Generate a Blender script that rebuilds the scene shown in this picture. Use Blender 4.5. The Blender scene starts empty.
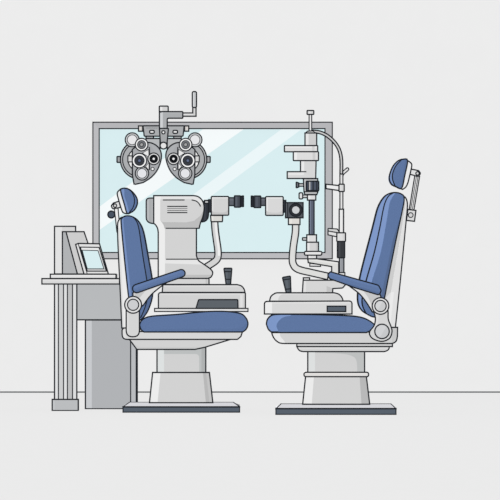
import bpy, math
from mathutils import Vector
from mathutils.geometry import delaunay_2d_cdt

# ------------------------------------------------------------------ scale
S = 0.006            # metres per drawing unit in the plane of the chairs
D = 5000.0           # camera distance in the same units
HZ = 250.0           # eye level
FL = 162.0           # eye height above the floor
LX, LF, LZ = 0.77, 0.35, 0.533      # direction of the key light: left, front, up
FX, FF, FZ = -0.70, 0.70, 0.14       # the fill light from the right
AMB, KEY, FILL = 0.05, 2.14, 0.29
sc = bpy.context.scene
C = sc.collection


def W3(px, py, dep):
    k = (D + dep) / D * S
    return Vector(((px - 250.0) * k, dep * S, FL * S + (HZ - py) * k))


def dep_floor(py):
    return D * (FL / (py - HZ) - 1.0)


def floor_y(dep):
    return HZ + FL * D / (D + dep)


# ------------------------------------------------------------------ materials
_m = {}


def mat(rgb, rough=0.9, spec=0.0):
    key = (tuple(rgb), rough, spec)
    if key in _m:
        return _m[key]
    m = bpy.data.materials.new('paint_%d_%d_%d' % tuple(rgb))
    m.use_nodes = True
    nt = m.node_tree
    b = nt.nodes['Principled BSDF']
    lin = [((c / 255 + 0.055) / 1.055) ** 2.4 if c > 10 else c / 255 / 12.92 for c in rgb]
    n = nt.nodes.new('ShaderNodeTexNoise')
    n.inputs['Scale'].default_value = 9.0
    n.inputs['Detail'].default_value = 2.0
    tc = nt.nodes.new('ShaderNodeTexCoord')
    nt.links.new(tc.outputs['Object'], n.inputs['Vector'])
    mx = nt.nodes.new('ShaderNodeMix')
    mx.data_type = 'RGBA'
    mx.inputs['A'].default_value = [min(1, c * 0.992) for c in lin] + [1]
    mx.inputs['B'].default_value = [min(1, c * 1.008) for c in lin] + [1]
    nt.links.new(n.outputs['Fac'], mx.inputs['Factor'])
    nt.links.new(mx.outputs['Result'], b.inputs['Base Color'])
    b.inputs['Roughness'].default_value = rough
    b.inputs['Specular IOR Level'].default_value = spec
    _m[key] = m
    return m


INK = (34, 37, 42)
WH = (237, 237, 237)
LT = (226, 226, 226)
GR = (211, 211, 211)
MD = (188, 189, 190)
DK = (176, 178, 180)
PH = (172, 174, 176)
CH = (88, 97, 108)
BK = (50, 53, 60)
BL = (87, 112, 156)
PANE = (217, 238, 241)
GLARE = (246, 251, 252)  # white of the glare painted on the mirror glass


# ------------------------------------------------------------------ 2D shapes
def rect(x0, y0, x1, y1):
    return [(x0, y0), (x1, y0), (x1, y1), (x0, y1)]


def rp(pts):
    """polygon whose corners (x, y, r) are rounded"""
    out = []
    n = len(pts)
    for i in range(n):
        p = pts[i]
        r = p[2] if len(p) > 2 else 0
        a = Vector(pts[i - 1][:2])
        b = Vector(p[:2])
        c = Vector(pts[(i + 1) % n][:2])
        if r <= 0:
            out.append((b.x, b.y))
            continue
        u = (a - b)
        v = (c - b)
        lu, lv = u.length, v.length
        u.normalize()
        v.normalize()
        ang = u.angle(v)
        t = min(r / max(math.tan(ang / 2), 1e-3), lu * 0.49, lv * 0.49)
        p0, p1 = b + u * t, b + v * t
        for k in range(6):
            s = k / 5
            q = p0 * (1 - s) ** 2 + b * 2 * s * (1 - s) + p1 * s * s
            # blend the parabola towards a circular arc
            out.append((q.x, q.y))
    return out


def rr(x0, y0, x1, y1, r=1.0):
    return rp([(x0, y0, r), (x1, y0, r), (x1, y1, r), (x0, y1, r)])


def circ(x, y, r, n=32):
    return [(x + r * math.cos(2 * math.pi * k / n), y + r * math.sin(2 * math.pi * k / n)) for k in range(n)]


def cr(pts, closed=True, n=5):
    out = []
    m = len(pts)
    rng = range(m) if closed else range(m - 1)
    for i in rng:
        if closed:
            p = [pts[(i + k - 1) % m] for k in range(4)]
        else:
            p = [pts[max(0, i - 1)], pts[i], pts[i + 1], pts[min(m - 1, i + 2)]]
        for k in range(n):
            t = k / n
            q = []
            for a in (0, 1):
                p0, p1, p2, p3 = (v[a] for v in p)
                q.append(0.5 * (2 * p1 + (p2 - p0) * t + (2 * p0 - 5 * p1 + 4 * p2 - p3) * t * t + (3 * p1 - p0 - 3 * p2 + p3) * t ** 3))
            out.append(tuple(q))
    if not closed:
        out.append(tuple(pts[-1]))
    return out


def offs(pts, closed):
    """unit miter normals along a polyline"""
    m = len(pts)
    res = []
    for i in range(m):
        b = Vector(pts[i])
        a = Vector(pts[i - 1]) if (closed or i > 0) else None
        c = Vector(pts[(i + 1) % m]) if (closed or i < m - 1) else None
        d1 = (b - a).normalized() if a is not None and (b - a).length > 1e-6 else None
        d2 = (c - b).normalized() if c is not None and (c - b).length > 1e-6 else None
        if d1 is None:
            d1 = d2
        if d2 is None:
            d2 = d1
        n1, n2 = Vector((-d1.y, d1.x)), Vector((-d2.y, d2.x))
        n = n1 + n2
        if n.length < 1e-4:
            n = n1
        n.normalize()
        res.append(n * min(1.0 / max(n.dot(n1), 0.3), 1.8))
    return res


def clean(pts, closed=True):
    out = []
    for p in pts:
        if not out or (Vector(p) - Vector(out[-1])).length > 0.02:
            out.append((float(p[0]), float(p[1])))
    if closed and len(out) > 1 and (Vector(out[0]) - Vector(out[-1])).length < 0.02:
        out.pop()
    return out


def stroke(pts, w, caps=False, smooth=True, w1=None):
    """outline of a band of width w along a centreline"""
    if smooth:
        pts = cr(pts, False, 6)
    pts = clean(pts, False)
    no = offs(pts, False)
    m = len(pts)
    w1 = w if w1 is None else w1
    A, B = [], []
    for i in range(m):
        h = (w + (w1 - w) * i / (m - 1)) / 2
        A.append((pts[i][0] + no[i].x * h, pts[i][1] + no[i].y * h))
        B.append((pts[i][0] - no[i].x * h, pts[i][1] - no[i].y * h))
    out = list(A)
    if caps:
        e = math.atan2(A[-1][1] - pts[-1][1], A[-1][0] - pts[-1][0])
        out += [(pts[-1][0] + w1 / 2 * math.cos(e - math.pi * k / 8), pts[-1][1] + w1 / 2 * math.sin(e - math.pi * k / 8)) for k in range(1, 8)]
    out += B[::-1]
    if caps:
        e = math.atan2(B[0][1] - pts[0][1], B[0][0] - pts[0][0])
        out += [(pts[0][0] + w / 2 * math.cos(e - math.pi * k / 8), pts[0][1] + w / 2 * math.sin(e - math.pi * k / 8)) for k in range(1, 8)]
    return out


def mirror(pts, cx=163.6):
    return [(2 * cx - p[0], p[1]) + tuple(p[2:]) for p in pts][::-1]


# ------------------------------------------------------------------ building
class MB:
    def __init__(self):
        self.v, self.f, self.m, self.mats = [], [], [], []

    def slot(self, rgb):
        if rgb not in self.mats:
            self.mats.append(rgb)
        return self.mats.index(rgb)

    def face(self, pts, s):
        b = len(self.v)
        self.v += [Vector(p) for p in pts]
        self.f.append(list(range(b, b + len(pts))))
        self.m.append(s)

    def tube3(self, a, b, r, s):
        a, b = Vector(a), Vector(b)
        d = (b - a).normalized()
        u = d.cross(Vector((0, 1, 0)))
        if u.length < 0.1:
            u = d.cross(Vector((0, 0, 1)))
        u.normalize()
        v = d.cross(u)
        q = [u * r + v * r, -u * r + v * r, -u * r - v * r, u * r - v * r]
        a, b = a - d * r, b + d * r
        for k in range(4):
            self.face([a + q[k], a + q[(k + 1) % 4], b + q[(k + 1) % 4], b + q[k]], s)
        self.face([a + x for x in q][::-1], s)
        self.face([b + x for x in q], s)

    def build(self, name, parent=None, weld=True):
        me = bpy.data.meshes.new(name)
        org = ROOTLOC.get(parent, Vector((0, 0, 0))) if parent else Vector((0, 0, 0))
        idx, vv, remap = {}, [], []
        for p in self.v:
            k = (round(p.x, 5), round(p.y, 5), round(p.z, 5))
            if k not in idx:
                idx[k] = len(vv)
                vv.append(p - org)
            remap.append(idx[k])
        ff, mm = [], []
        for f, s in zip(self.f, self.m):
            g = []
            for i in f:
                j = remap[i]
                if j not in g:
                    g.append(j)
            if len(g) > 2:
                ff.append(g)
                mm.append(s)
        me.from_pydata(vv, [], ff)
        for rgb in self.mats:
            vinyl = rgb[2] - rgb[0] > 60 and rgb[0] > 85
            me.materials.append(mat(rgb, 0.5, 0.5) if vinyl else mat(rgb))
        me.update()
        for p, s in zip(me.polygons, mm):
            p.material_index = s
        o = bpy.data.objects.new(name, me)
        C.objects.link(o)
        if parent:
            o.parent = parent
            ROOTLOC[o] = org
        else:
            ROOTLOC[o] = Vector((0, 0, 0))
        return o


ROOTLOC = {}
PITCH = {}


def light_on(th, axis):
    sn, cs = math.sin(th), math.cos(th)
    k, f = (LX, FX) if axis == 'x' else (LZ, FZ)
    return AMB + KEY * max(0, LF * cs + k * sn) + FILL * max(0, FF * cs + f * sn)


def tilt_slope(ratio, axis):
    lo, hi = math.radians(-35), math.radians(50)
    target = ratio * light_on(0, axis)
    for _ in range(40):
        mid = (lo + hi) / 2
        if light_on(mid, axis) < target:
            lo = mid
        else:
            hi = mid
    return math.tan(lo)


def ink_ring(mb, pts, f, w, deep, ff):
    pts = clean(pts)
    no = offs(pts, True)
    s = mb.slot(INK)
    m = len(pts)
    A = [(p[0] + n.x * w / 2, p[1] + n.y * w / 2) for p, n in zip(pts, no)]
    B = [(p[0] - n.x * w / 2, p[1] - n.y * w / 2) for p, n in zip(pts, no)]

    def Q(p, dep):
        a = W3(p[0], p[1], ff)
        return Vector((a.x, dep * S, a.z))
    for i in range(m):
        j = (i + 1) % m
        mb.face([Q(A[i], f), Q(B[i], f), Q(B[j], f), Q(A[j], f)], s)
        mb.face([Q(A[i], f), Q(A[j], f), Q(A[j], deep), Q(A[i], deep)], s)
        mb.face([Q(B[j], f), Q(B[i], f), Q(B[i], deep), Q(B[j], deep)], s)
        mb.face([Q(A[i], deep), Q(A[j], deep), Q(B[j], deep), Q(B[i], deep)], s)


def ink_line(mb, pts, f, w, deep, ff, rgb=INK):
    pts = clean(pts, False)
    no = offs(pts, False)
    s = mb.slot(rgb)
    A = [(p[0] + n.x * w / 2, p[1] + n.y * w / 2) for p, n in zip(pts, no)]
    B = [(p[0] - n.x * w / 2, p[1] - n.y * w / 2) for p, n in zip(pts, no)]

    def Q(p, dep):
        a = W3(p[0], p[1], ff)
        return Vector((a.x, dep * S, a.z))
    for i in range(len(pts) - 1):
        j = i + 1
        mb.face([Q(A[i], f), Q(B[i], f), Q(B[j], f), Q(A[j], f)], s)
        mb.face([Q(A[i], f), Q(A[j], f), Q(A[j], deep), Q(A[i], deep)], s)
        mb.face([Q(B[j], f), Q(B[i], f), Q(B[i], deep), Q(B[j], deep)], s)
    for i in (0, -1):
        mb.face([Q(A[i], f), Q(A[i], deep), Q(B[i], deep), Q(B[i], f)], s)


def part(name, parent, poly, f, d, rgb, subs=(), lines=(), holes=(), ink=1.35, label=None, lw=1.1):
    """a solid with the given outline, its front at depth f, d deep.
    subs: (polygon, brightness ratio, 'x'/'y'[, own colour]) = chamfered facets of the front
    lines: seams; the outline is edged with a dark trim"""
    mb = MB()
    poly = clean(poly)
    loops = [poly] + [clean(h) for h in holes] + [clean(s[0]) for s in subs]
    nh = len(holes)
    vs, fs = [], []
    for lp in loops:
        area = sum(lp[i - 1][0] * lp[i][1] - lp[i][0] * lp[i - 1][1] for i in range(len(lp)))
        if area < 0:
            lp = lp[::-1]
        b = len(vs)
        vs += [Vector(p) for p in lp]
        fs.append(list(range(b, b + len(lp))))
    ov, oe, of, _, _, fo = delaunay_2d_cdt(vs, [], fs, 1, 1e-4, True)
    reg = {}
    for tri, ids in zip(of, fo):
        if 0 not in ids or any(1 <= i <= nh for i in ids):
            continue
        r = max(ids)
        reg.setdefault(r, []).append(list(tri))
    rec = 0.0
    base = mb.slot(rgb)
    for r, tris in reg.items():
        used = {i for t in tris for i in t}
        slot = base
        fn = lambda p: 0.0
        if r > nh:
            sb = subs[r - nh - 1]
            if len(sb) > 3:
                slot = mb.slot(sb[3])
            if abs(sb[1] - 1) > 1e-3:
                sl = tilt_slope(sb[1], sb[2])
                ax = 0 if sb[2] == 'x' else 1
                raw = {i: -sl * ov[i][ax] for i in used}
                mn = min(raw.values())
                mx = max(raw.values()) - mn
                lim = d * 0.8
                g = 1.0 if mx <= lim else lim / mx
                rec = max(rec, mx * g)
                fn = lambda i, raw=raw, mn=mn, g=g: (raw[i] - mn) * g
            else:
                fn = lambda i: 0.0
        pos = {}
        for i in used:
            a = W3(ov[i][0], ov[i][1], f)
            pos[i] = (Vector((a.x, (f + fn(i)) * S, a.z)), Vector((a.x, (f + d) * S, a.z)))
        edges = {}
        for t in tris:
            a, b, c = (ov[i] for i in t)
            if (b.x - a.x) * (c.y - a.y) - (b.y - a.y) * (c.x - a.x) < 0:
                t = t[::-1]
            # image y runs down, so this order faces the camera when reversed
            mb.face([pos[i][0] for i in t[::-1]][::-1], slot)
            mb.face([pos[i][1] for i in t[::-1]], slot)
            for k in range(3):
                e = (t[k], t[(k + 1) % 3])
                edges[e] = edges.get(e, 0) + 1
        for (i, j) in edges:
            if (j, i) not in edges:
                mb.face([pos[i][0], pos[i][1], pos[j][1], pos[j][0]], slot)
    deep = f + min(d, max(0.8, rec + 0.4))
    if ink:
        ink_ring(mb, poly, f - 0.3, ink, deep, f)
        for h in holes:
            ink_ring(mb, h, f - 0.3, ink, deep, f)
    for ln in lines:
        if len(ln) == 2 and isinstance(ln[1], (int, float)):
            ink_line(mb, ln[0], f - 0.28, ln[1], deep, f)
        else:
            ink_line(mb, ln, f - 0.28, lw, deep, f)
    o = mb.build(name, parent)
    if label:
        o['label'] = label
    return o


def thing(name, label, cat, px, py, dep, group=None):
    o = bpy.data.objects.new(name, None)
    C.objects.link(o)
    o.location = W3(px, py, dep)
    ROOTLOC[o] = o.location.copy()
    o['label'] = label
    o['category'] = cat
    if group:
        o['group'] = group
    return o


# ------------------------------------------------------------------ the room
WD = dep_floor(392.7)          # depth of the back wall


def box(name, x0, x1, y0, y1, z0, z1, rgb):
    mb = MB()
    s = mb.slot(rgb)
    p = [Vector((x, y, z)) for z in (z0, z1) for y in (y0, y1) for x in (x0, x1)]
    for q in ((0, 1, 5, 4), (1, 3, 7, 5), (3, 2, 6, 7), (2, 0, 4, 6), (4, 5, 7, 6), (2, 3, 1, 0)):
        mb.face([p[i] for i in q], s)
    o = mb.build(name)
    o['kind'] = 'structure'
    return o


WALLC, FLOORC = (236, 236, 236), (212, 212, 212)
box('wall_back', -8, 8, WD * S, WD * S + 0.15, -0.1, 4.5, WALLC)
box('floor', -8, 8, -5500 * S, WD * S, -0.1, 0.0, FLOORC)
box('baseboard_back', -8, 8, (WD - 1.5) * S, WD * S, 0.0, 1.5 * S, (98, 101, 103))

# ------------------------------------------------------------------ wall mirror
MF = WD - 12
mr = thing('wall_mirror', 'wide pale blue mirror with two diagonal glare bands in a grey frame on the wall', 'mirror', 212.5, 258.8, MF)
part('frame', mr, rect(92.9, 122.2, 332.3, 258.8), MF, 12, (188, 188, 191), holes=[rect(99.2, 128.6, 325.0, 252.5)], ink=1.15,
     subs=[([(92, 121), (333, 121), (325, 128.6), (99.2, 128.6)], 0.93, 'y'), ([(333, 121), (333, 260), (325, 252.5), (325, 128.6)], 0.93, 'x')])
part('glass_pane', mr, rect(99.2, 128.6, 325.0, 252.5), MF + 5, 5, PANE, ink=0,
     subs=[([(90, 213.8), (206, 127), (247, 127), (90, 236.5)], 1, 'x', GLARE),  # both diagonal glare bands are painted into the pane colour
           ([(284.5, 127), (304.5, 127), (178, 220.6), (166, 214.6)], 1, 'x', (236, 247, 249))], label='pale blue glass with painted white diagonal glare bands')

# ------------------------------------------------------------------ phoropter
PF = WD - 60
ph = thing('phoropter', 'grey twin-dial phoropter with round lenses hanging high over the mirror', 'phoropter', 163.6, 184.3, PF)
part('wall_bracket', ph, rect(161, 108, 165.5, 117), PF + 12, 48 - 0.5, PH, ink=0)
part('top_cap', ph, rr(159.3, 106.1, 168.2, 112, 1), PF + 3, 12, GR, subs=[(rect(158, 105, 162.3, 113), 1.3, 'x')])
part('mounting_arm', ph, rp([(159.4, 111.6, 0), (182.8, 111.6, .8), (182.8, 118.2, .8), (167.2, 118.2, 1.6), (167.2, 128.6, 0), (159.4, 128.6, 0)]), PF + 2, 12, PH,
     subs=[(rect(159, 111, 162.8, 129), 1.55, 'x'), (rect(163, 111, 183, 113.4), 1.1, 'y')])
part('crank', ph, stroke([(182.5, 114.6), (194.4, 114.6), (194.4, 106.5)], 3.3, smooth=False), PF + 5, 3, GR, subs=[(rect(182, 112.5, 193, 114.6), 1.25, 'y')])
part('crank_handle', ph, rr(192.3, 91.6, 196.5, 107.5, 1.6), PF + 4, 5, (196, 198, 200), subs=[(rect(192, 91, 194, 108), 1.3, 'x')])
part('mounting_plate', ph, rp([(143, 125.8, .5), (184.2, 125.8, .5), (183, 136.2, 1), (144.2, 136.2, 1)]), PF + 4, 8, PH,
     lines=[([(146, 128), (158, 128)], .3)])
for sx in (1, -1):
    q = (lambda p: p) if sx == 1 else mirror
    part('plate_end', ph, q(rect(138.5, 125.9, 142.7, 131.2)), PF + 4, 6, (222, 218, 214), subs=[(q(rect(140.6, 125, 143, 132)), .85, 'x')])
    part('slot', ph, q(rr(149.7, 130.4, 154.2, 133.3, 1.1)), PF + 3.4, 1.5, WH)
    part('link_bar', ph, q(rect(146, 136.2, 153.5, 138.6)), PF + 7, 5, PH)
    part('side_plate', ph, q(rect(146, 138.5, 160, 149)), PF + 6, 8, (184, 186, 188))
part('centre_bracket', ph, rp([(159.4, 128.4, .6), (168.4, 128.4, .6), (167, 143.5, 1), (160.4, 143.5, 1)]), PF + 1, 10, (166, 168, 170))
part('screw', ph, circ(163.4, 132.3, 1.6, 16), PF, 1.5, WH, ink=1.2)
part('nose_rest', ph, circ(163.5, 145.6, 3.4, 24), PF - 1, 6, (228, 228, 228))


def lobe(q, n):
    def qc(x, y, r, k=28):
        return q(circ(x, y, r, k))
    dial = part('dial_housing', ph, qc(139.8, 159.6, 19.4, 48), PF + 10, 16, (182, 184, 186))
    part('dial_ring', dial, qc(139.8, 159.6, 17.2, 48), PF + 9, 4, PH, holes=[qc(139.8, 159.6, 11.8, 32)], ink=1.15)
    part('dial_disc', dial, qc(139.8, 159.6, 11.7, 32), PF + 9.6, 3, (238, 238, 238), ink=0)
    part('window_block', dial, q(rect(127.9, 155.9, 133.5, 161.9)), PF + 8, 3, (214, 214, 214), ink=1.15)
    part('side_knob', ph, q(rr(117, 156.5, 120.6, 162.4, .7)), PF + 11, 8, (160, 162, 165))
    body = cr([(132.3, 149.5), (137, 146), (143, 143.4), (149.6, 142.6), (155.6, 145), (159.8, 149.4), (161.4, 155.2), (160.4, 162.4), (156.8, 170.8), (150.8, 177.6), (143, 182.6)], False, 4)
    body += [(135.4, 184.3), (134, 184), (132.4, 175)]
    fr = part('lens_body', ph, q(body), PF + 4, 12, (168, 170, 173),
              subs=[(q([(149.4, 143), (156, 145), (161, 152), (161.4, 158), (156.5, 160), (154, 150)]), 1.08, 'y')],
              lines=[q(cr([(149.4, 147), (149.7, 158), (149.6, 170)], False)), q(cr([(148, 147.5), (146.5, 143)], False))])
    part('light_panel', fr, q([(142.4, 153), (148.6, 149.5), (148.8, 158), (147, 156)]), PF + 3.5, 2, (232, 232, 232), ink=.6)
    part('light_panel', fr, q([(145.6, 166.4), (148.8, 163), (148.8, 170)]), PF + 3.5, 2, (232, 232, 232), ink=.6)
    for (x, y, rs, deps, cols, nm) in (
            (132.2, 139.8, (7.0, 4.9), (2, 1.4), ((196, 198, 200), (230, 230, 232)), 'corner_lens'),
            (141.6, 144.6, (6.3, 4.2, 1.8), (0, -.6, -1.2), ((246, 246, 246), (112, 114, 118), (165, 165, 165)), 'upper_lens'),
            (153.7, 158.8, (5.8, 4.0, 1.5), (1, .4, -.2), ((232, 232, 232), (22, 23, 26), (240, 240, 240)), 'sight_aperture'),
            (142.0, 173.4, (6.7, 4.8), (1, .4), ((186, 188, 190), (228, 229, 233)), 'lower_lens'),
            (139.4, 160.6, (7.2, 4.9, 1.7), (-1, -1.6, -2.2), ((248, 248, 248), (58, 61, 68), (98, 110, 138)), 'main_lens')):
        o = None
        for k, (r, dd, c) in enumerate(zip(rs, deps, cols)):
            part_name = (nm, 'glass', 'pupil_mark')[k]
            p = part(part_name, ph if k == 0 else o, qc(x, y, r), PF + dd, 7 if k == 0 else 2, c, ink=1.2 if k == 0 else .7)
            o = o or p
    part('small_dial', ph, qc(152.6, 169, 1.6, 16), PF + 3, 3, (240, 240, 240), ink=.8)


lobe(lambda p: p, 0)
lobe(mirror, 1)

# ------------------------------------------------------------------ desk
df = dep_floor(411.0)
dk = thing('desk', 'light grey desk with a fluted leg, left of the blue chairs', 'desk', 65, 411, df)
part('desktop', dk, rect(41.9, 278.6, 119.5, 284), df, 70, (222, 222, 222), subs=[(rect(41, 281.4, 121, 285), .95, 'y')])
part('riser', dk, rect(50.3, 274.2, 116, 278.5), df + 3, 54, (226, 226, 226), subs=[(rect(50, 274, 117, 276), 1.1, 'y')])
part('modesty_panel', dk, rect(76.8, 284, 126, 319.8), dep_floor(409.2) - 1, 12, (186, 188, 190))
lg = part('leg', dk, rect(54.5, 284, 76.8, 399.5), df + 6, 16, (205, 206, 207),
          subs=[(rect(54, 283, 58.4, 400), 1.22, 'x'), (rect(63.5, 283, 67.4, 400), 1.2, 'x'), (rect(67.4, 283, 72.5, 400), .86, 'x'), (rect(72.5, 283, 77, 400), 1.18, 'x')],
          lines=[[(x, 284.5), (x, 399)] for x in (58.4, 63.5, 67.4, 72.5)])
part('foot', dk, rect(52.2, 399.4, 78.2, 411), df, 26, (188, 190, 192), lines=[[(52.2, 410.5), (78.2, 410.5)]], subs=[(rect(52, 399, 54.6, 412), 1.12, 'x')])

cf = dep_floor(409.2)
cab = thing('pedestal_cabinet', 'tall plain grey cabinet standing under the desk behind the left chair', 'cabinet', 111, floor_y(cf), cf)
part('body', cab, rect(85.4, 320, 137.2, floor_y(cf)), cf, 34, (178, 180, 183),
     subs=[(rect(85, 319, 91.8, 410), 1.32, 'x'), (rect(131.6, 319, 136, 410), 1.12, 'x')], lines=[[(130.6, 320.5), (130.6, 408)], [(136.2, 320.5), (136.2, 408)], [(85.4, 408.7), (137, 408.7)]])

# things on the desk
def desk_y(dep):      # the top of the riser as seen at that depth
    return HZ + 24.2 * (D + df + 3) / (D + dep) - 0.1


bf = df + 34
by = desk_y(bf)
bd = thing('back_panel', 'tall plain light grey upright panel at the back left of the desk', 'panel', 65, by, bf)
part('board', bd, rect(54.5, 226.3, 75.6, by), bf, 14, (214, 214, 214), subs=[(rect(54, 226, 62, 275), 1.14, 'x')])
wf = df + 18
by = desk_y(wf)
wg = thing('document_holder', 'slanted grey wedge holder between the upright panel and the tilted tablet', 'stand', 78, by, wf)
part('holder_body', wg, [(66, 231.7), (84, 231.7), (88.6, 245), (97.5, by), (77.4, by)], wf, 14, (206, 206, 206))
part('side_face', wg, [(62.4, 231.7), (66, 231.7), (77.4, by), (62.4, by)], wf + .5, 13, (178, 180, 182))
tf = df + 6
by = desk_y(tf)
tb = thing('tablet', 'tilted tablet with a pale blue screen propped on the desk', 'tablet', 92, by, tf)
part('case', tb, [(75.6, 244.4), (78.3, 243.4), (99.5, 243.8), (108.4, by), (84, by)], tf, 9, (226, 226, 226),
     lines=[([(78.3, 244), (87.2, 273.8)], .9)])
scn = part('screen_bezel', tb, [(80.3, 247.1), (99.1, 247.4), (106.3, 271.2), (87.3, 271.2)], tf - .8, 2, (222, 223, 224), ink=1.1, subs=[([(86, 269), (107, 269), (107, 272), (86, 272)], .8, 'y')])
part('screen', scn, [(82.2, 250.2), (98, 250.6), (103.9, 268.8), (87.3, 268.8)], tf - 1.2, 1, PANE, ink=.8, label='pale blue screen')
part('screen_highlight', scn, [(81.4, 247.9), (97.8, 248.2), (98.4, 250), (82.1, 249.7)], tf - 1.2, 1, (236, 237, 237), ink=0)  # white highlight painted as a strip along the top of the screen


# ------------------------------------------------------------------ chair base
def base_plate(root, x0, x1, xl, xr, ytop, ymid, ybot, f, depth):
    mb = MB()
    s = mb.slot(CH)
    i = mb.slot(INK)

    def B(px, py, dep):
        a = W3(px, py, f)
        return Vector((a.x, dep * S, a.z))
    p = [B(x, y, d) for y in (ybot, ymid) for d in (f, f + depth) for x in (x0, x1)]
    p = [Vector((q.x, q.y, max(q.z, 0))) for q in p]
    for q in ((0, 1, 5, 4), (1, 3, 7, 5), (3, 2, 6, 7), (2, 0, 4, 6), (4, 5, 7, 6), (2, 3, 1, 0)):
        mb.face([p[k] for k in q], s)
    r = .55 * S
    up = Vector((0, 0, r))
    mb.tube3(p[0] + up, p[1] + up, r, i)
    mb.tube3(p[4], p[5], r * 1.35, i)
    mb.tube3(p[0] + up, p[4], r, i)
    mb.tube3(p[1] + up, p[5], r, i)
    mb.build('base_plate', root)['label'] = 'dark slate foot plate'
    mb = MB()
    s = mb.slot((190, 190, 194))
    i = mb.slot(INK)
    fm = f + depth * .5
    a, b = p[4], p[5]
    c, d = p[6], p[7]
    e, g = W3(xl, ytop, fm), W3(xr, ytop, fm)
    for q in ((a, b, g, e), (d, c, e, g), (a, e, c), (b, d, g), (a, c, d, b)):
        mb.face(q, s)
    mb.tube3(a, e, r * .9, i)
    mb.tube3(b, g, r * .9, i)
    mb.tube3(e, g, r * .9, i)
    mb.build('base_cover', root)['label'] = 'pale sloping cover over the foot plate'


# ------------------------------------------------------------------ left chair
c1 = dep_floor(412.7)
ch = thing('examination_chair', 'blue padded examination chair facing right, beside the desk', 'chair', 181, 412.4, c1, 'pair of facing examination chairs')
base_plate(ch, 123, 239.6, 129.5, 233.5, 402.4, 406.9, 412.7, c1, 70)
part('column_foot', ch, [(152.6, 372.5), (209.4, 372.5), (212.9, 403.4), (149.4, 403.4)], c1 + 28, 36, GR,
     subs=[([(152, 372), (160.6, 372), (157.4, 404), (149, 404)], 1.3, 'x'), ([(202.9, 372), (206, 372), (209.6, 404), (206, 404)], .76, 'x'), ([(206, 372), (210, 372), (214, 404), (209.6, 404)], .86, 'x')], lines=[[(149.6, 402.6), (212.6, 402.6)]])
part('column', ch, rect(157, 345, 205.8, 373), c1 + 31, 30, (190, 193, 193),
     subs=[(rect(156, 344, 164, 374), 1.42, 'x'), (rp([(164, 354, 0), (199.2, 354, 4), (199.2, 375, 0), (164, 375, 0)]), 1, 'x', GR), (rect(201.5, 344, 207, 374), .86, 'x')])
part('under_tray', ch, cr([(129.8, 340), (136.8, 349.4)], False, 2) + [(195, 349.4), (205, 347.2), (230, 339.6), (229, 338), (130, 338)], c1 + 3, 64, GR,
     subs=[([(128, 339), (137, 350), (196, 350), (206, 347.5), (196, 347), (139, 347)], .93, 'y')])
part('seat_tray', ch, rp([(122, 328, 3), (139, 327.8, 0), (139, 331.5, 0), (242.6, 331.5, 0), (240.8, 336.6, 2), (237.4, 339.4, 1), (122.2, 339.4, 5)]), c1 + 1, 68, (216, 216, 216),
     subs=[([(121, 326), (126, 326), (126, 341), (121, 341)], 1.08, 'x')])
part('seat_cushion', ch, cr([(139.6, 325), (141, 321.3), (145, 318), (152, 316.2), (166, 315.2), (180, 314.2), (196, 312.5), (212, 311.4), (228, 311.6), (240.6, 313.7), (246, 318), (248, 323.8), (246.2, 329.2), (242.6, 332)], False, 4) + cr([(144, 332), (141, 329.4), (139.6, 325)], False, 4),
     c1, 70, BL, label='blue padded seat', subs=[(cr([(139, 332.5), (160, 329.4), (200, 328.6), (238, 328.6), (249, 322), (250, 334)], False, 4), .93, 'y'),
                       (cr([(180, 314.6), (196, 313.2), (212, 312.2), (228, 312.4), (240, 314.6), (246, 319), (246, 315), (235, 309), (190, 309)], True, 3), 1.12, 'y')])
part('backrest_shell', ch, cr([(125, 217), (121, 217.6), (118.6, 220.6), (117.6, 225), (117.8, 240), (119.4, 275), (120.6, 300), (121.8, 328)], False, 4) + [(128, 328), (131, 320), (131, 290), (126, 240)], c1 + 14, 46, WH,
     subs=[([(116, 228), (119.8, 228), (121.6, 270), (124, 330), (119, 330)], .9, 'x')], label='white back shell')
bc = cr([(121, 221.5), (121.8, 218.3), (125.4, 216), (131.2, 216.3), (137, 219.6), (141, 225.2), (143.4, 231.6), (145.2, 240), (148.4, 258), (151.6, 276), (152.8, 288), (152, 298), (149.8, 306), (146.6, 313), (141, 319.6), (136, 320), (132, 314), (129, 300), (125.6, 270), (122.6, 240)], True, 4)
part('backrest_cushion', ch, bc, c1 + 2, 52, BL, label='blue padded backrest',
     lines=[cr([(133, 216.8), (137, 222.2), (139.2, 230.4), (140.6, 240), (143.5, 260), (146.6, 279), (148, 292), (146.4, 302.6), (143.6, 311), (140.5, 318)], False)],
     subs=[(cr([(119, 221), (121, 216), (124, 215), (123.4, 222), (125.2, 240), (128.4, 270), (131.4, 300), (129, 300), (122, 260)], True, 3), 1.45, 'x'),
           (cr([(133, 214), (137, 222.2), (139.2, 230.4), (140.6, 240), (143.5, 260), (146.6, 279), (148, 292), (146.4, 302.6), (143.6, 311), (140.5, 320)], False, 4) + [(160, 320), (160, 210)], .84, 'x')])
part('arm_support', ch, cr([(133, 297), (134.5, 291), (150, 285.8), (164, 280.4), (171, 279.6), (162.2, 285.6), (153.2, 292.8), (147.6, 299), (141.6, 306.5), (133, 306)], True, 4), c1 - 6, 9, (222, 222, 222),
     subs=[([(132, 290), (152, 285), (147, 289), (139.5, 298), (136, 298)], .8, 'x')])
part('armrest', ch, stroke([(136.7, 288.6), (181.3, 273.3)], 8.4, True, False, 7.6), c1 - 12, 16, (89, 114, 158), label='blue padded armrest',
     subs=[(stroke([(135, 286.4), (181, 270.4)], 3.6, True, False), 1.14, 'y'), (stroke([(134, 292.6), (182, 276)], 2.2, True, False), .88, 'y')])
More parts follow.
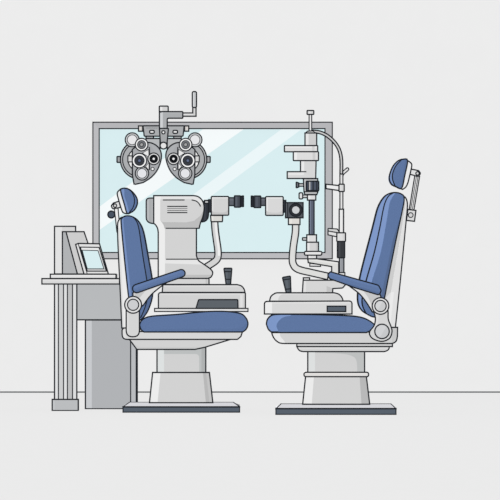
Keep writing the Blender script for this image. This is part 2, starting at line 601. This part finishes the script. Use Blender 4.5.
part('link_arm', ch, rp([(126.2, 306, 0), (139.4, 306, 0), (139.4, 336.8, 6.4), (126.2, 336.8, 6.4)]), c1 - 8, 8, (214, 214, 214), subs=[(rect(125, 306, 128.4, 332), 1.1, 'x')])
hg = part('pivot', ch, circ(133.1, 304.8, 8.4, 36), c1 - 14, 8, (226, 226, 226))
part('pivot_cap', hg, circ(133.1, 304.8, 5.6, 28), c1 - 14.8, 2, (205, 206, 208), ink=1.2)
part('headrest_shell', ch, cr([(121.6, 189), (118.6, 190.8), (117.2, 193.6), (118.4, 199), (120.4, 206), (122.2, 211.2), (124, 213), (127.5, 213.2), (127, 206), (123, 192)], True, 4), c1 + 25, 26, WH, label='white headrest shell')
part('headrest_cushion', ch, cr([(120.5, 189.8), (121.8, 188.6), (125.4, 188.2), (130, 189.9), (134.5, 194.2), (137.2, 199.4), (137.0, 204.8), (134.4, 209.8), (130.6, 212.6), (127, 213.2), (124.4, 204.6), (121.8, 195.8)], True, 4), c1 + 15, 36, BL, label='blue headrest pad',
     lines=[cr([(126.6, 188), (131.2, 191.4), (134, 196.8), (134.4, 202.8), (132.4, 208.6), (128.8, 212.9)], False)],
     subs=[(cr([(119, 187), (124, 189), (124.4, 196), (127, 204), (129.2, 214), (125, 214), (120, 200)], True, 3), 1.5, 'x')])
part('headrest_bracket', ch, rp([(119, 201.2, 0), (113.4, 203, 1.5), (111.2, 205.8, 1.5), (112.6, 208.9, 1.5), (120.6, 207.4, 0)]), c1 + 28, 10, LT)
part('screw', ch, circ(115, 205.6, 1.7, 16), c1 + 27, 2, GR, ink=1.15)
part('headrest_post', ch, [(114.2, 208.2), (118, 207.6), (119, 219), (118.4, 232), (116.9, 232), (115.4, 218)], c1 + 30, 7, WH, ink=1.1)
part('round_knob', ch, circ(111.3, 214.5, 3.5, 24), c1 + 29, 8, (74, 84, 98), label='dark round knob')

# ------------------------------------------------------------------ left instrument
i1 = c1 + 12
m1 = thing('eye_testing_machine', 'bulky grey eye testing machine with vents and eyepiece on the left blue seat', 'eye testing machine', 201, 312.2, i1)
part('foot_plate', m1, rect(154.6, 308.4, 248, 311.5), i1, 48, (224, 224, 224), ink=1.15)
part('base_box', m1, rp([(158.4, 292.6, 2.6), (245.4, 292.6, 1.6), (245.4, 308.4, 0), (158.4, 308.4, 0)]), i1 + 1, 46, GR,
     subs=[(rect(240.2, 293.5, 242.6, 309), 1.16, 'x'), (rect(158, 292, 246, 295), 1.08, 'y')])
part('control_display', m1, rp([(196, 308.4, 0), (198.6, 299.6, 1.2), (237.8, 299.6, 1), (238, 308.4, 0)]), i1 + .2, 4, (94, 100, 106), label='dark grey display panel')
part('base_top', m1, cr([(162.2, 292.4), (162.8, 286), (163.6, 284.7)], False, 3) + cr([(237, 284.6), (241.4, 286), (244, 289), (245, 292.4)], False, 4), i1 + 3, 40, GR, subs=[(rect(161, 284, 246, 287), 1.08, 'y')])
part('lower_block', m1, rect(160, 278.4, 209, 284.5), i1 + 6, 34, (214, 214, 214), subs=[(rect(205.6, 278, 207.6, 285), .84, 'x')])
pb = [(153.7, 195.6)] + cr([(193.7, 195.6), (198, 196.6), (201.8, 199.8), (203.8, 204.6), (204.1, 209.4), (202.8, 216.8), (200.4, 223), (199.2, 228.2)], False, 4) + [(196.4, 228.4), (196.4, 255.6)] + cr([(196.4, 255.6), (198.4, 260.4), (204, 264.4), (210.4, 269), (212.7, 272.6), (211.2, 276.8), (208, 278.4)], False, 4) + [(158.2, 278.4)] + cr([(158.2, 232), (157.4, 228), (155.6, 225), (153.7, 223.4)], False, 4)
part('body', m1, pb, i1 + 4, 38, GR,
     subs=[([(160, 195), (194, 195), (201, 199), (204, 205), (200, 204), (193, 199), (160, 199)], 1.2, 'y'),
           ([(160.2, 219.8), (162.5, 222.2), (186, 222.4), (194, 221), (200, 216), (204.5, 209), (206, 216), (199.6, 228.3), (163, 228.3)], .8, 'y'),
           ([(165, 259.4), (199, 259.4), (204, 264.6), (165, 263.4)], 1.22, 'y'),
           ([(165, 274.8), (212.5, 274.8), (212, 279), (165, 279)], .82, 'y'),
           ([(150, 195), (150, 225), (158, 230), (158, 285), (165, 285), (165, 229.5), (163.6, 225), (160.2, 220), (160.2, 201), (161.4, 195)], 1.3, 'x')],
     lines=[[(162.8, 200), (184.6, 200)], cr([(191.6, 200), (196, 201), (199, 203.6), (200.6, 206.6)], False), [(165.6, 228.3), (199.4, 228.3)], [(166, 259.2), (198, 259.2)],
            [(167.2, 206.4), (187.4, 206.4)], ([(167.2, 208.5), (187.4, 208.5)], .5), ([(167.2, 210.5), (187.4, 210.5)], .6), [(167.2, 212.6), (187.4, 212.6)], [(158.2, 278.2), (160, 278.2)]])
part('rear_handle', m1, cr([(154, 198.1), (149.6, 198.1), (147, 199), (146.2, 201)], False, 3) + cr([(146.2, 217), (146.8, 220.2), (149.6, 222.8), (154, 223.6)], False, 3), i1 + 9, 26, (172, 174, 176),
     subs=[(rect(145, 197, 149, 225), 1.16, 'x'), (rect(151.5, 197, 153.6, 225), 1.1, 'x')])
part('dark_coupling', m1, cr([(200, 201.5), (208.5, 201.5)], False, 1) + cr([(208.6, 214), (207.6, 218.6), (204.6, 221.4), (200, 222)], False, 4), i1 + 10, 24, BK, subs=[(rect(204, 201, 206, 223), 1.5, 'x')], label='dark coupling')
part('coupling_cap', m1, rect(204.6, 200.4, 208.6, 203.4), i1 + 8, 20, MD)
part('coupling_ring', m1, rect(208.7, 199.7, 211.4, 212), i1 + 11, 16, BK)
hd = part('eyepiece_housing', m1, rr(211.3, 196.5, 228.7, 215.2, 1.1), i1 + 6, 26, GR,
          subs=[(rect(211, 196, 229, 198.2), 1.25, 'y'), (rect(211, 198, 213.2, 211), 1.2, 'x'), (cr([(211, 210.6), (214.5, 212.2), (225, 212.2), (229, 208)], False) + [(229, 216), (211, 216)], .86, 'y')])
part('eyepiece_neck', m1, rect(228.8, 197.7, 234.3, 205.6), i1 + 12, 14, (96, 100, 108), subs=[(rect(228, 197, 235, 200.4), 1.25, 'y')])
part('eyepiece_barrel', m1, rr(234.4, 195.8, 240.4, 207.2, .6), i1 + 10, 18, (72, 76, 84), subs=[(rect(235.4, 195, 237.4, 208), 1.6, 'x')])
part('eyecup', m1, rp([(240.4, 196.4, 0), (243.5, 195.8, .4), (243.5, 206.6, .4), (240.4, 206.4, 0)]), i1 + 10, 18, (40, 42, 48))
part('stalk_collar', m1, rp([(210.6, 215.4, 0), (222.7, 215.4, 0), (222.4, 221.7, .6), (211, 221.7, .6)]), i1 + 7, 22, (218, 217, 213), subs=[(rect(210, 215, 213.4, 222), 1.14, 'x')])
ct = [(214.6, 221.6), (215.2, 230), (216.5, 240), (217.8, 249), (218, 255.8), (216, 260.4), (208.6, 265.6), (203, 269)]
part('stalk', m1, stroke(ct, 6.4), i1 + 12, 10, (212, 212, 212), subs=[(stroke([(x + 1.0, y) for x, y in ct[:5]], 2.4), 1.3, 'x'), (stroke([(x - 2.6, y) for x, y in ct[:5]], 1.6), .92, 'x')])
js = part('joystick', m1, rp([(223.9, 268.2, 1), (231.9, 268.2, 1), (230.6, 284.4, 0), (226.1, 284.4, 0)]), i1 + 16, 8, (84, 90, 97), label="dark tapered joystick",
          lines=[([(224, 271.6), (231.6, 271.6)], 1.1), [(225.4, 279.3), (231, 279.3)]], subs=[(rect(225.5, 271, 227.6, 285), 1.3, 'x'), (rect(224, 268, 232, 271.4), 1.2, 'y')])

# ------------------------------------------------------------------ right chair
c2 = dep_floor(414.9)
cr2 = thing('examination_chair', 'blue padded examination chair facing left, right of its twin', 'chair', 336, 414.6, c2, 'pair of facing examination chairs')
base_plate(cr2, 275.9, 396, 281, 391, 404.0, 408.6, 414.9, c2, 70)
part('column_foot', cr2, [(305.6, 376.6), (366.4, 376.6), (369.8, 405), (302.6, 405)], c2 + 28, 36, GR,
     subs=[([(305, 376), (314, 376), (311.6, 406), (302, 406)], 1.28, 'x'), ([(359.6, 376), (367, 376), (371, 406), (361.6, 406)], .76, 'x')], lines=[[(302.8, 404.1), (369.6, 404.1)]])
part('column', cr2, rect(307.8, 348, 364.6, 373), c2 + 31, 30, (192, 194, 194),
     subs=[(rect(307, 347, 315, 374), 1.38, 'x'), (cr([(315, 352.6), (340, 353.6), (352, 356), (356.5, 361), (357.2, 373.5)], False, 4) + [(315, 373.5)], 1, 'x', GR)])
part('column_ring', cr2, rr(304, 372.3, 368.6, 376.7, 2.1), c2 + 26, 40, (224, 222, 220), subs=[(rect(303, 372, 369, 374), 1.1, 'y')])
part('under_tray', cr2, cr([(389.4, 346.5), (388.4, 349.6), (385, 351.4), (381, 351.6)], False) + cr([(303.4, 351.6), (300, 350.8), (298, 348.8), (297, 346.5)], False), c2 + 5, 60, (212, 212, 212), subs=[(rect(296, 346, 390, 348.6), 1.12, 'y')])
part('tray_rail', cr2, rect(296.8, 343.4, 392.4, 346.6), c2 + 3, 64, (206, 206, 206))
part('seat_tray', cr2, [(271.6, 332), (388, 332), (391, 327.4), (397.6, 327.4)] + cr([(397.4, 336.4), (396.2, 341), (393, 343.2), (389, 343.5)], False) + cr([(284.5, 343.5), (279.6, 342.9), (275.2, 339.8), (272.6, 335.6), (271.6, 332)], False), c2 + 1, 68, (211, 211, 211),
     subs=[(cr([(270, 331), (279.4, 331), (280.2, 336), (284.2, 341), (286, 344.5)], False, 3) + [(270, 345)], 1.26, 'x'), (rect(392, 326, 399, 345), .9, 'x')])
part('seat_cushion', cr2, cr([(266.4, 324.2), (267.4, 319.6), (271, 315.8), (276, 314.5), (290, 314.3), (320, 314.8), (344, 315.6), (358, 316.8), (366.4, 319.2), (372.8, 323.2), (375, 326.4), (372, 329.8), (366.4, 332.6)], False, 4) + cr([(272, 332.6), (268.4, 329.4), (266.4, 324.2)], False, 4),
     c2, 70, BL, label='blue padded seat', subs=[(cr([(262, 334), (262, 310), (287, 313.2), (291, 315.4), (284, 317), (279, 320.6), (276.4, 326), (277.6, 333)], True, 4), 1.6, 'x'),
                       (cr([(279, 333.5), (300, 330.6), (350, 330.4), (366, 330.4), (380, 326), (376, 336), (330, 336)], True, 3), .92, 'y')])
part('backrest_shell', cr2, cr([(399, 196), (404.4, 196.6), (406.8, 200.4), (407.4, 206), (406.6, 216)], False, 4) + [(400.4, 280), (395.4, 327.5), (380, 327.5), (384, 300), (392, 250), (398, 215)], c2 + 14, 46, LT,
     subs=[([(404.2, 199), (405.6, 205), (402.5, 225), (391, 292), (384, 300), (384, 290), (400, 210)], .82, 'x'), ([(391, 292), (394, 292), (390, 328), (385, 328)], 1.1, 'x')], label='pale grey back shell')
b2 = cr([(404.2, 198), (400, 193.4), (393.2, 192.6), (386.8, 194.8), (382, 199.8), (378, 207.6), (375.6, 216), (372.6, 228), (365.0, 257), (360.0, 277.6), (358.0, 292), (358.2, 303), (361.8, 310.2), (367.6, 314.4), (374, 317), (380, 315), (384.4, 298.5), (388, 280), (396, 240), (401.6, 214)], True, 4)
sm2 = cr([(393.6, 192.8), (388.6, 196), (385.0, 203), (382.6, 213), (380.4, 225), (374.8, 251), (366.8, 279), (362.6, 297), (362.8, 306), (366.4, 313.8)], False, 4)
part('backrest_cushion', cr2, b2, c2 + 2, 52, BL, label='blue padded backrest with a lighter front edge', lines=[sm2],
     subs=[([(393.6, 191)] + sm2 + [(366, 318), (350, 318), (350, 190)], 1.62, 'x'),
           (sm2[:25] + sm2[25:31] + cr([(370, 288), (372.8, 278), (380.8, 252), (386.4, 222), (389.2, 205), (391.4, 198.6), (395, 193.6)], False, 4), 1.6, 'x'),
           ([(404.2, 205), (401.6, 214), (396, 240), (388, 280), (384.4, 298), (381.0, 298), (384.6, 280), (392.8, 240)], .76, 'x')])
part('arm_support', cr2, cr([(343, 281.6), (352, 288), (360, 294.4), (366.4, 302.4), (372.4, 312)], False, 4) + [(376, 312), (382, 300), (379, 291), (350, 284)], c2 - 6, 9, LT,
     subs=[([(361, 288), (378, 290), (382, 298), (376.6, 300.5), (371.5, 305), (368, 297)], .78, 'x')])
part('armrest', cr2, rp([(330.4, 271.8, 0), (354, 278.4, 0), (378.4, 285.2, 4), (381.3, 290.4, 3), (379.4, 295.2, 3), (355, 287.8, 0), (329.4, 278.6, 2.6), (327.4, 274.6, 2.6)]), c2 - 12, 16, (89, 114, 158), label='blue padded armrest',
     subs=[([(328, 271), (380, 285.5), (379.6, 288.4), (329, 274.4)], 1.14, 'y'), ([(329, 278), (380, 292.6), (382, 297), (328, 281)], .86, 'y')])
part('link_arm', cr2, cr([(374, 308), (375.4, 318), (374.2, 325.4), (370, 331), (369.8, 335), (373.4, 339), (382, 341.4), (389.4, 338.4), (392, 332), (391, 326.6), (388.2, 319), (386.8, 308)], True, 4), c2 - 8, 8, (214, 214, 214),
     subs=[([(370, 307), (377.6, 307), (378.6, 318), (376.6, 327), (370, 331)], 1.1, 'x')])
for (x, y, r, ri) in ((380.5, 306, 8.3, 5.7), (382, 331.4, 7.2, 0)):
    p = part('pivot', cr2, circ(x, y, r, 36), c2 - 14, 8, (226, 226, 226) if ri else (200, 201, 203), subs=[] if ri else [([(x - 9, y - 9), (x + 7, y - 9), (x - 4, y + 9), (x - 9, y + 9)], 1.1, 'x')])
    if ri:
        part('pivot_cap', p, circ(x, y, ri, 28), c2 - 14.8, 2, (204, 205, 206), ink=1.2, subs=[([(x - 6, y - 6), (x + 3, y - 6), (x - 4, y + 6), (x - 6, y + 6)], 1.1, 'x')])
part('headrest_shell', cr2, cr([(405, 160.2), (408.2, 161), (411.4, 163.6), (411.6, 167), (409.6, 176), (407.6, 183.6), (405.2, 187.6), (401.6, 188.8), (403, 178)], True, 4), c2 + 25, 26, WH, label='white headrest shell')
part('headrest_cushion', cr2, cr([(407.6, 160.6), (403, 159.2), (398, 160.9), (393.2, 166), (390, 173.6), (389.4, 179.6), (391.8, 184.4), (396.6, 186.9), (401.8, 188), (404.8, 175.4)], True, 4), c2 + 15, 36, BL, label='blue headrest pad',
     lines=[cr([(401.4, 159.8), (395.8, 166), (392.6, 174), (392.9, 180.4), (395.6, 187)], False)],
     subs=[(cr([(403, 157), (395.8, 166), (392.6, 174), (392.9, 180.4), (395.6, 188.6)], False) + [(385, 190), (385, 155)], 1.5, 'x'), ([(405.6, 158), (409, 158), (404, 190), (400.6, 190)], .86, 'x')])
part('headrest_bracket', cr2, rp([(410.6, 169, 0), (418.6, 170.6, 1.6), (420.6, 173.4, 1.6), (418.4, 176.6, 1.6), (409.6, 174.2, 0)]), c2 + 28, 10, LT)
part('screw', cr2, circ(417.5, 173.4, 1.7, 16), c2 + 27, 2, GR, ink=1.15)
part('headrest_post', cr2, [(414.8, 175.8), (419.6, 176.4), (413.9, 210), (409.3, 209.4)], c2 + 30, 7, WH, ink=1.25, lines=[([(416.4, 176.6), (410.8, 209)], .8), ([(418, 176.8), (412.4, 209)], .8)])
part('post_clamp', cr2, [(407.9, 209.4), (415.9, 210.4), (414.5, 221.3), (406.4, 220.4)], c2 + 28, 12, (218, 218, 218))
part('clamp_screw', cr2, circ(410.7, 215.1, 2.4, 20), c2 + 27, 2, GR, ink=1)

# ------------------------------------------------------------------ right instrument
i2 = c2 + 12
m2 = thing('slit_lamp', 'slit lamp with tall lamp tower and curved hose on the right blue seat', 'slit lamp', 308, 314.2, i2)
part('base_box', m2, rp([(264.4, 301.4, 3), (352, 301.0, 3), (352, 314.0, 0), (264.4, 314.0, 0)]), i2, 48, (216, 216, 216),
     subs=[(rect(264, 300, 272, 315), 1.22, 'x'), (rect(272, 300, 353, 303.4), 1.1, 'y')])
part('control_display', m2, rect(327.2, 306.2, 345.8, 311.6), i2 - .8, 3, CH, label='small dark slate display')
part('base_top', m2, cr([(269.6, 301.2), (271, 296.4), (275.4, 293.2), (279, 292.8)], False, 4) + cr([(334, 292.8), (338.4, 294), (341.6, 297), (343.2, 301.2)], False, 4), i2 + 3, 42, GR,
     subs=[(cr([(268, 302), (270, 293), (284, 292.6), (279.6, 296), (277.4, 302)], False, 3), 1.2, 'x'), (rect(282, 292, 340, 294.6), 1.1, 'y')])
part('joystick', m2, rp([(282.4, 277.4, 1), (290.4, 276.0, 1), (291, 292.6, 0), (286.2, 292.6, 0)]), i2 + 14, 8, (84, 90, 97), label="dark tapered joystick",
     lines=[([(282.8, 280), (290.6, 278.8)], 1.1), [(285.6, 289.2), (291, 288.8)]], subs=[([(285, 279), (287.5, 279), (289, 293), (287, 293)], 1.3, 'x')])
part('mid_block', m2, rp([(302.4, 292.8, 0), (303.2, 280.2, 0), (345.6, 280.2, 0), (346, 284, 1.5), (342.6, 288, 2), (332.8, 288.6, 0), (332.6, 292.8, 0)]), i2 + 8, 30, (215, 215, 215),
     subs=[(rect(302, 280, 306, 293), 1.12, 'x'), ([(326.6, 286), (332.8, 288.4), (332.8, 293), (326.6, 293)], .82, 'x')])
part('top_tab', m2, rect(303.3, 277.8, 309.6, 280.2), i2 + 9, 12, LT)
part('rod_arm', m2, [(307.9, 258.8), (317, 258.8), (338.7, 261.8), (338.7, 281.6), (331.7, 281.6), (331.7, 266.6), (308.2, 262.6)], i2 + 12, 14, (220, 220, 218),
     subs=[([(307, 258), (339, 262), (339, 264), (307, 260.2)], 1.1, 'y')])
part('arm_plate', m2, [(309.8, 263.2), (320.6, 264.6), (320.6, 266.4), (309.8, 266.2)], i2 + 13, 10, LT, ink=1.15)
ct2 = [(295.7, 224.4), (295.4, 233), (293.6, 245), (292.5, 257), (293.2, 264), (298, 269.2), (312, 272.8), (328, 276.4)]
part('stalk', m2, stroke(ct2, 6.5), i2 + 5, 10, (222, 222, 220), subs=[(stroke([(x + 2.0, y) for x, y in ct2[:4]], 2.0), .94, 'x')])
part('stalk_collar', m2, rect(288.4, 217.9, 300, 224.6), i2 + 3, 20, (222, 219, 214), subs=[(rect(288, 217, 292, 225), 1.1, 'x')])
part('eyepiece_housing', m2, rr(265.6, 196.6, 283.2, 215.4, 1.2), i2 + 4, 26, (216, 216, 216),
     subs=[(rect(265, 196, 284, 198.4), 1.2, 'y'), (rect(265, 198, 267.8, 211), 1.16, 'x'), (cr([(265, 210), (269, 212.2), (279, 212.4), (284, 208)], False) + [(284, 216), (265, 216)], .88, 'y')])
part('eyepiece_neck', m2, rect(260.6, 197.9, 265.5, 205.5), i2 + 10, 14, (92, 96, 104), subs=[(rect(260, 197, 266, 200.4), 1.25, 'y')])
part('eyepiece_barrel', m2, rr(254, 196, 260.8, 207.6, .7), i2 + 8, 18, (72, 76, 84), subs=[(rect(255.8, 195, 258, 208), 1.4, 'x')])
part('eyecup', m2, rp([(251.2, 195.9, .4), (254.1, 196.4, 0), (254.1, 206.8, 0), (251.2, 206.6, .4)]), i2 + 8, 18, (40, 42, 48))
part('coupling', m2, rect(283.3, 200.4, 285.8, 212.2), i2 + 8, 16, BK)
lb = part('lens_box', m2, rect(285.5, 202.6, 303.1, 217.8), i2 + 4, 24, (84, 88, 94), lines=[([(287.6, 203), (287.6, 217.4)], .9)], subs=[(rect(285, 202, 287.4, 218), 1.3, 'x')], label='dark grey lens box')
part('lens_ring', lb, circ(295.8, 210, 6.4, 32), i2 + 3, 5, (48, 50, 55), ink=1.15)
part('lens', lb, circ(295.8, 210, 4.0, 24), i2 + 2.4, 2, (206, 208, 210), ink=.6, label='pale round lens')

t2 = i2 + 16   # depth of the lamp tower
part('tower_rod', m2, rect(309.2, 199, 314.1, 236), t2 + 3, 5, (92, 99, 114), subs=[(rect(309, 198, 311, 237), 1.75, 'x')], label='dark slate rod')
part('rod_socket', m2, rect(307.8, 254.6, 316.6, 259.6), t2 + 1, 9, LT, subs=[(rect(307, 254, 310, 260), 1.15, 'x')])
part('rod_disc', m2, rr(304.4, 251.4, 321.8, 255.2, 1.6), t2 - 2, 16, LT, subs=[(rect(304, 251, 322, 253.2), 1.12, 'y')])
part('rod_sleeve', m2, rect(306.6, 242.2, 318.5, 251.4), t2 - 1, 12, GR, subs=[(rect(306, 241, 309.6, 252), 1.24, 'x'), (rect(316, 241, 319, 252), .86, 'x')])
part('rod_collar', m2, rect(306.8, 234.8, 316.5, 242.2), t2, 10, (222, 222, 222), subs=[(rect(306, 234, 309, 243), 1.14, 'x')])
part('collar_knob', m2, rr(302.4, 237.6, 306.8, 240.4, .8), t2 + 2, 4, MD, ink=1.15)
part('lower_clamp', m2, rect(307.4, 194.6, 315.8, 200.1), t2, 10, (220, 220, 220), subs=[(rect(307, 194, 310.4, 201), 1.16, 'x')])
kb = part('clamp_knob', m2, rr(299.1, 192.8, 302.7, 198.9, 1.2), t2 + 1, 5, LT)
part('knob_stem', kb, rect(302.7, 195, 307.4, 197.7), t2 + 2, 3, GR, ink=1.15)
part('drum_mount', m2, rp([(303.4, 178.6, 0), (317.7, 178.6, 0), (318, 191.6, 0), (316.8, 194.8, .8), (305, 194.8, .8), (304, 191.6, 0)]), t2, 12, MD,
     subs=[(rect(303, 178, 306, 192), 1.14, 'x')], lines=[[(304, 191.6), (318, 191.6)]])
part('knurled_drum', m2, rr(306.2, 181.2, 318.8, 190.6, .8), t2 - 2, 14, (66, 72, 84), lines=[([(x, 181.6), (x, 190.2)], .7) for x in (308.6, 313.2, 316.6)], subs=[(rect(309, 181, 312, 191), 1.9, 'x'), (rect(314, 181, 316, 191), 1.4, 'x')], label='dark knurled drum')
kb = part('side_knob', m2, rp([(296.2, 182, .6), (298.8, 183, 0), (298.8, 187, 0), (296.2, 188, .6)]), t2 + 1, 5, (110, 114, 120))
part('knob_stem', kb, rect(298.8, 183.6, 303.8, 186.3), t2 + 2, 3, MD, ink=1.15)
part('lamp_column', m2, [(300.5, 160.4), (316.1, 160.4), (315.7, 178.5), (287.2, 178.5), (287.2, 171.7), (300.5, 171.7)], t2, 14, (216, 216, 216),
     subs=[(rect(300, 160, 304.2, 171.7), 1.2, 'x'), (rp([(304.2, 160, 0), (313, 160, 0), (313, 178, 0), (304.2, 173, 4)]), .98, 'x'), (rect(287, 171, 304, 175), 1.15, 'y')], lines=[[(300.5, 171.7), (306.4, 171.7)]])
part('lamp_block', m2, rr(293.3, 151.7, 318.5, 160.6, .8), t2 - 2, 18, (222, 222, 222), subs=[(rect(293, 151, 297, 161), 1.16, 'x'), (rect(312.6, 151, 315.4, 161), .84, 'x')])
part('lamp_shelf', m2, rr(284.4, 145.6, 317.7, 151.8, .6), t2 - 1, 16, (222, 222, 222), subs=[(rect(284, 145, 318, 147.6), 1.14, 'y'), (rect(312, 145, 314.6, 152), .88, 'x')])
part('lamp_head', m2, rect(305, 133, 316.7, 145.7), t2, 12, (206, 206, 206), subs=[(rect(304, 132, 308.6, 146), 1.26, 'x')])
part('lamp_cone', m2, [(305, 133.2), (307.4, 131.2), (312.4, 130.8), (316.6, 133.2)], t2 + 1, 9, (205, 205, 205), ink=1.15)
part('top_rod', m2, rect(309.1, 114, 311.7, 131.6), t2 + 4, 3.4, (232, 232, 232), ink=1.15)
part('top_knob', m2, rr(307.1, 110.5, 313.8, 114.4, .7), t2 + 2, 7, GR, subs=[(rect(308.6, 110, 310.6, 115), 1.2, 'x')])

h2 = i2 + 18
hose = [(312.6, 131.4), (320, 132.4), (327.6, 136), (334.8, 142.6), (339.4, 150.4), (341.3, 160), (341.3, 174)]
part('hose', m2, stroke(hose, 2.7), h2, 3, (204, 204, 204), label='thin curved light grey hose')
part('hose_pole', m2, rect(339.9, 173, 342.9, 209.4), h2 + .5, 3, LT, ink=1.2)
part('pole_hook', m2, stroke([(341.4, 178), (342.3, 174), (347.4, 169.2)], 2.8, True), h2 + 1, 2.6, LT, ink=1.15)
part('pole_sleeve', m2, rect(339.2, 209.2, 343.6, 233.4), h2 - .5, 4.5, WH, subs=[(rect(341.8, 209, 344, 234), .88, 'x')])
part('upper_bracket', m2, [(326, 184.2), (339.6, 185.6), (339.6, 190.6), (326, 188.6)], h2, 5, WH)
part('pole_clamp', m2, rr(339, 184.2, 344.2, 191.5, .5), h2 - 1, 6, (222, 222, 222), subs=[(rect(341.6, 184, 345, 192), .9, 'x')])
part('bracket_cap', m2, rp([(327.8, 228.4, .8), (337.4, 229, 1), (339.6, 233, 0), (328.4, 231.4, 0)]), h2 + 1, 4, GR, ink=1.15)
part('lower_bracket', m2, [(328, 231), (337.4, 232.6), (337.4, 237), (328, 234.8)], h2, 5, LT, ink=1.2)
part('pole_collar', m2, rr(336.8, 232.8, 345.5, 241.4, .6), h2 - 2, 8, (224, 224, 224), subs=[(rect(342.6, 232, 346, 242), .9, 'x')])
part('hand_grip', m2, rr(337.4, 241.2, 344.7, 257.8, .6), h2 - 1.5, 7, (58, 60, 64), subs=[(rect(338.6, 241, 340.4, 258), 1.5, 'x')], label='black rubber grip')
part('lower_pole', m2, rect(339.4, 257.6, 343.9, 273), h2, 4, (150, 153, 158), subs=[(rect(339, 257, 341, 274), 1.3, 'x')])
part('pole_foot', m2, rect(338.4, 272.6, 344.9, 280.4), h2 - 1, 6, LT, ink=1.15)

# ------------------------------------------------------------------ light and camera
w = bpy.data.worlds.new('world')
sc.world = w
w.use_nodes = True
w.node_tree.nodes['Background'].inputs['Color'].default_value = (1, 1, 1, 1)
w.node_tree.nodes['Background'].inputs['Strength'].default_value = AMB
fd = bpy.data.lights.new('fill_sun', 'SUN')
fd.energy = FILL * math.pi
fd.angle = math.radians(2)
fd.use_shadow = False
fo = bpy.data.objects.new('fill_sun', fd)
C.objects.link(fo)
fo.location = (4, -4, 3)
fo.rotation_euler = Vector((FX, FF, -FZ)).to_track_quat('-Z', 'Y').to_euler()
ld = bpy.data.lights.new('key_sun', 'SUN')
ld.energy = KEY * math.pi
ld.angle = math.radians(2)
ld.use_shadow = False
lo = bpy.data.objects.new('key_sun', ld)
C.objects.link(lo)
lo.location = (-4, -4, 5)
lo.rotation_euler = Vector((LX, LF, -LZ)).to_track_quat('-Z', 'Y').to_euler()

cd = bpy.data.cameras.new('camera')
cd.sensor_width = 36
cd.lens = 36 * D / 500.0
cd.clip_end = 200
co = bpy.data.objects.new('camera', cd)
C.objects.link(co)
co.location = (0, -D * S, FL * S)
co.rotation_euler = (math.radians(90), 0, 0)
sc.camera = co

sc.view_settings.view_transform = 'Standard'
sc.view_settings.look = 'None'
sc.view_settings.gamma = 1
sc.view_settings.exposure = 0.03
sc.view_settings.use_curve_mapping = False
sc.cycles.diffuse_bounces = 0
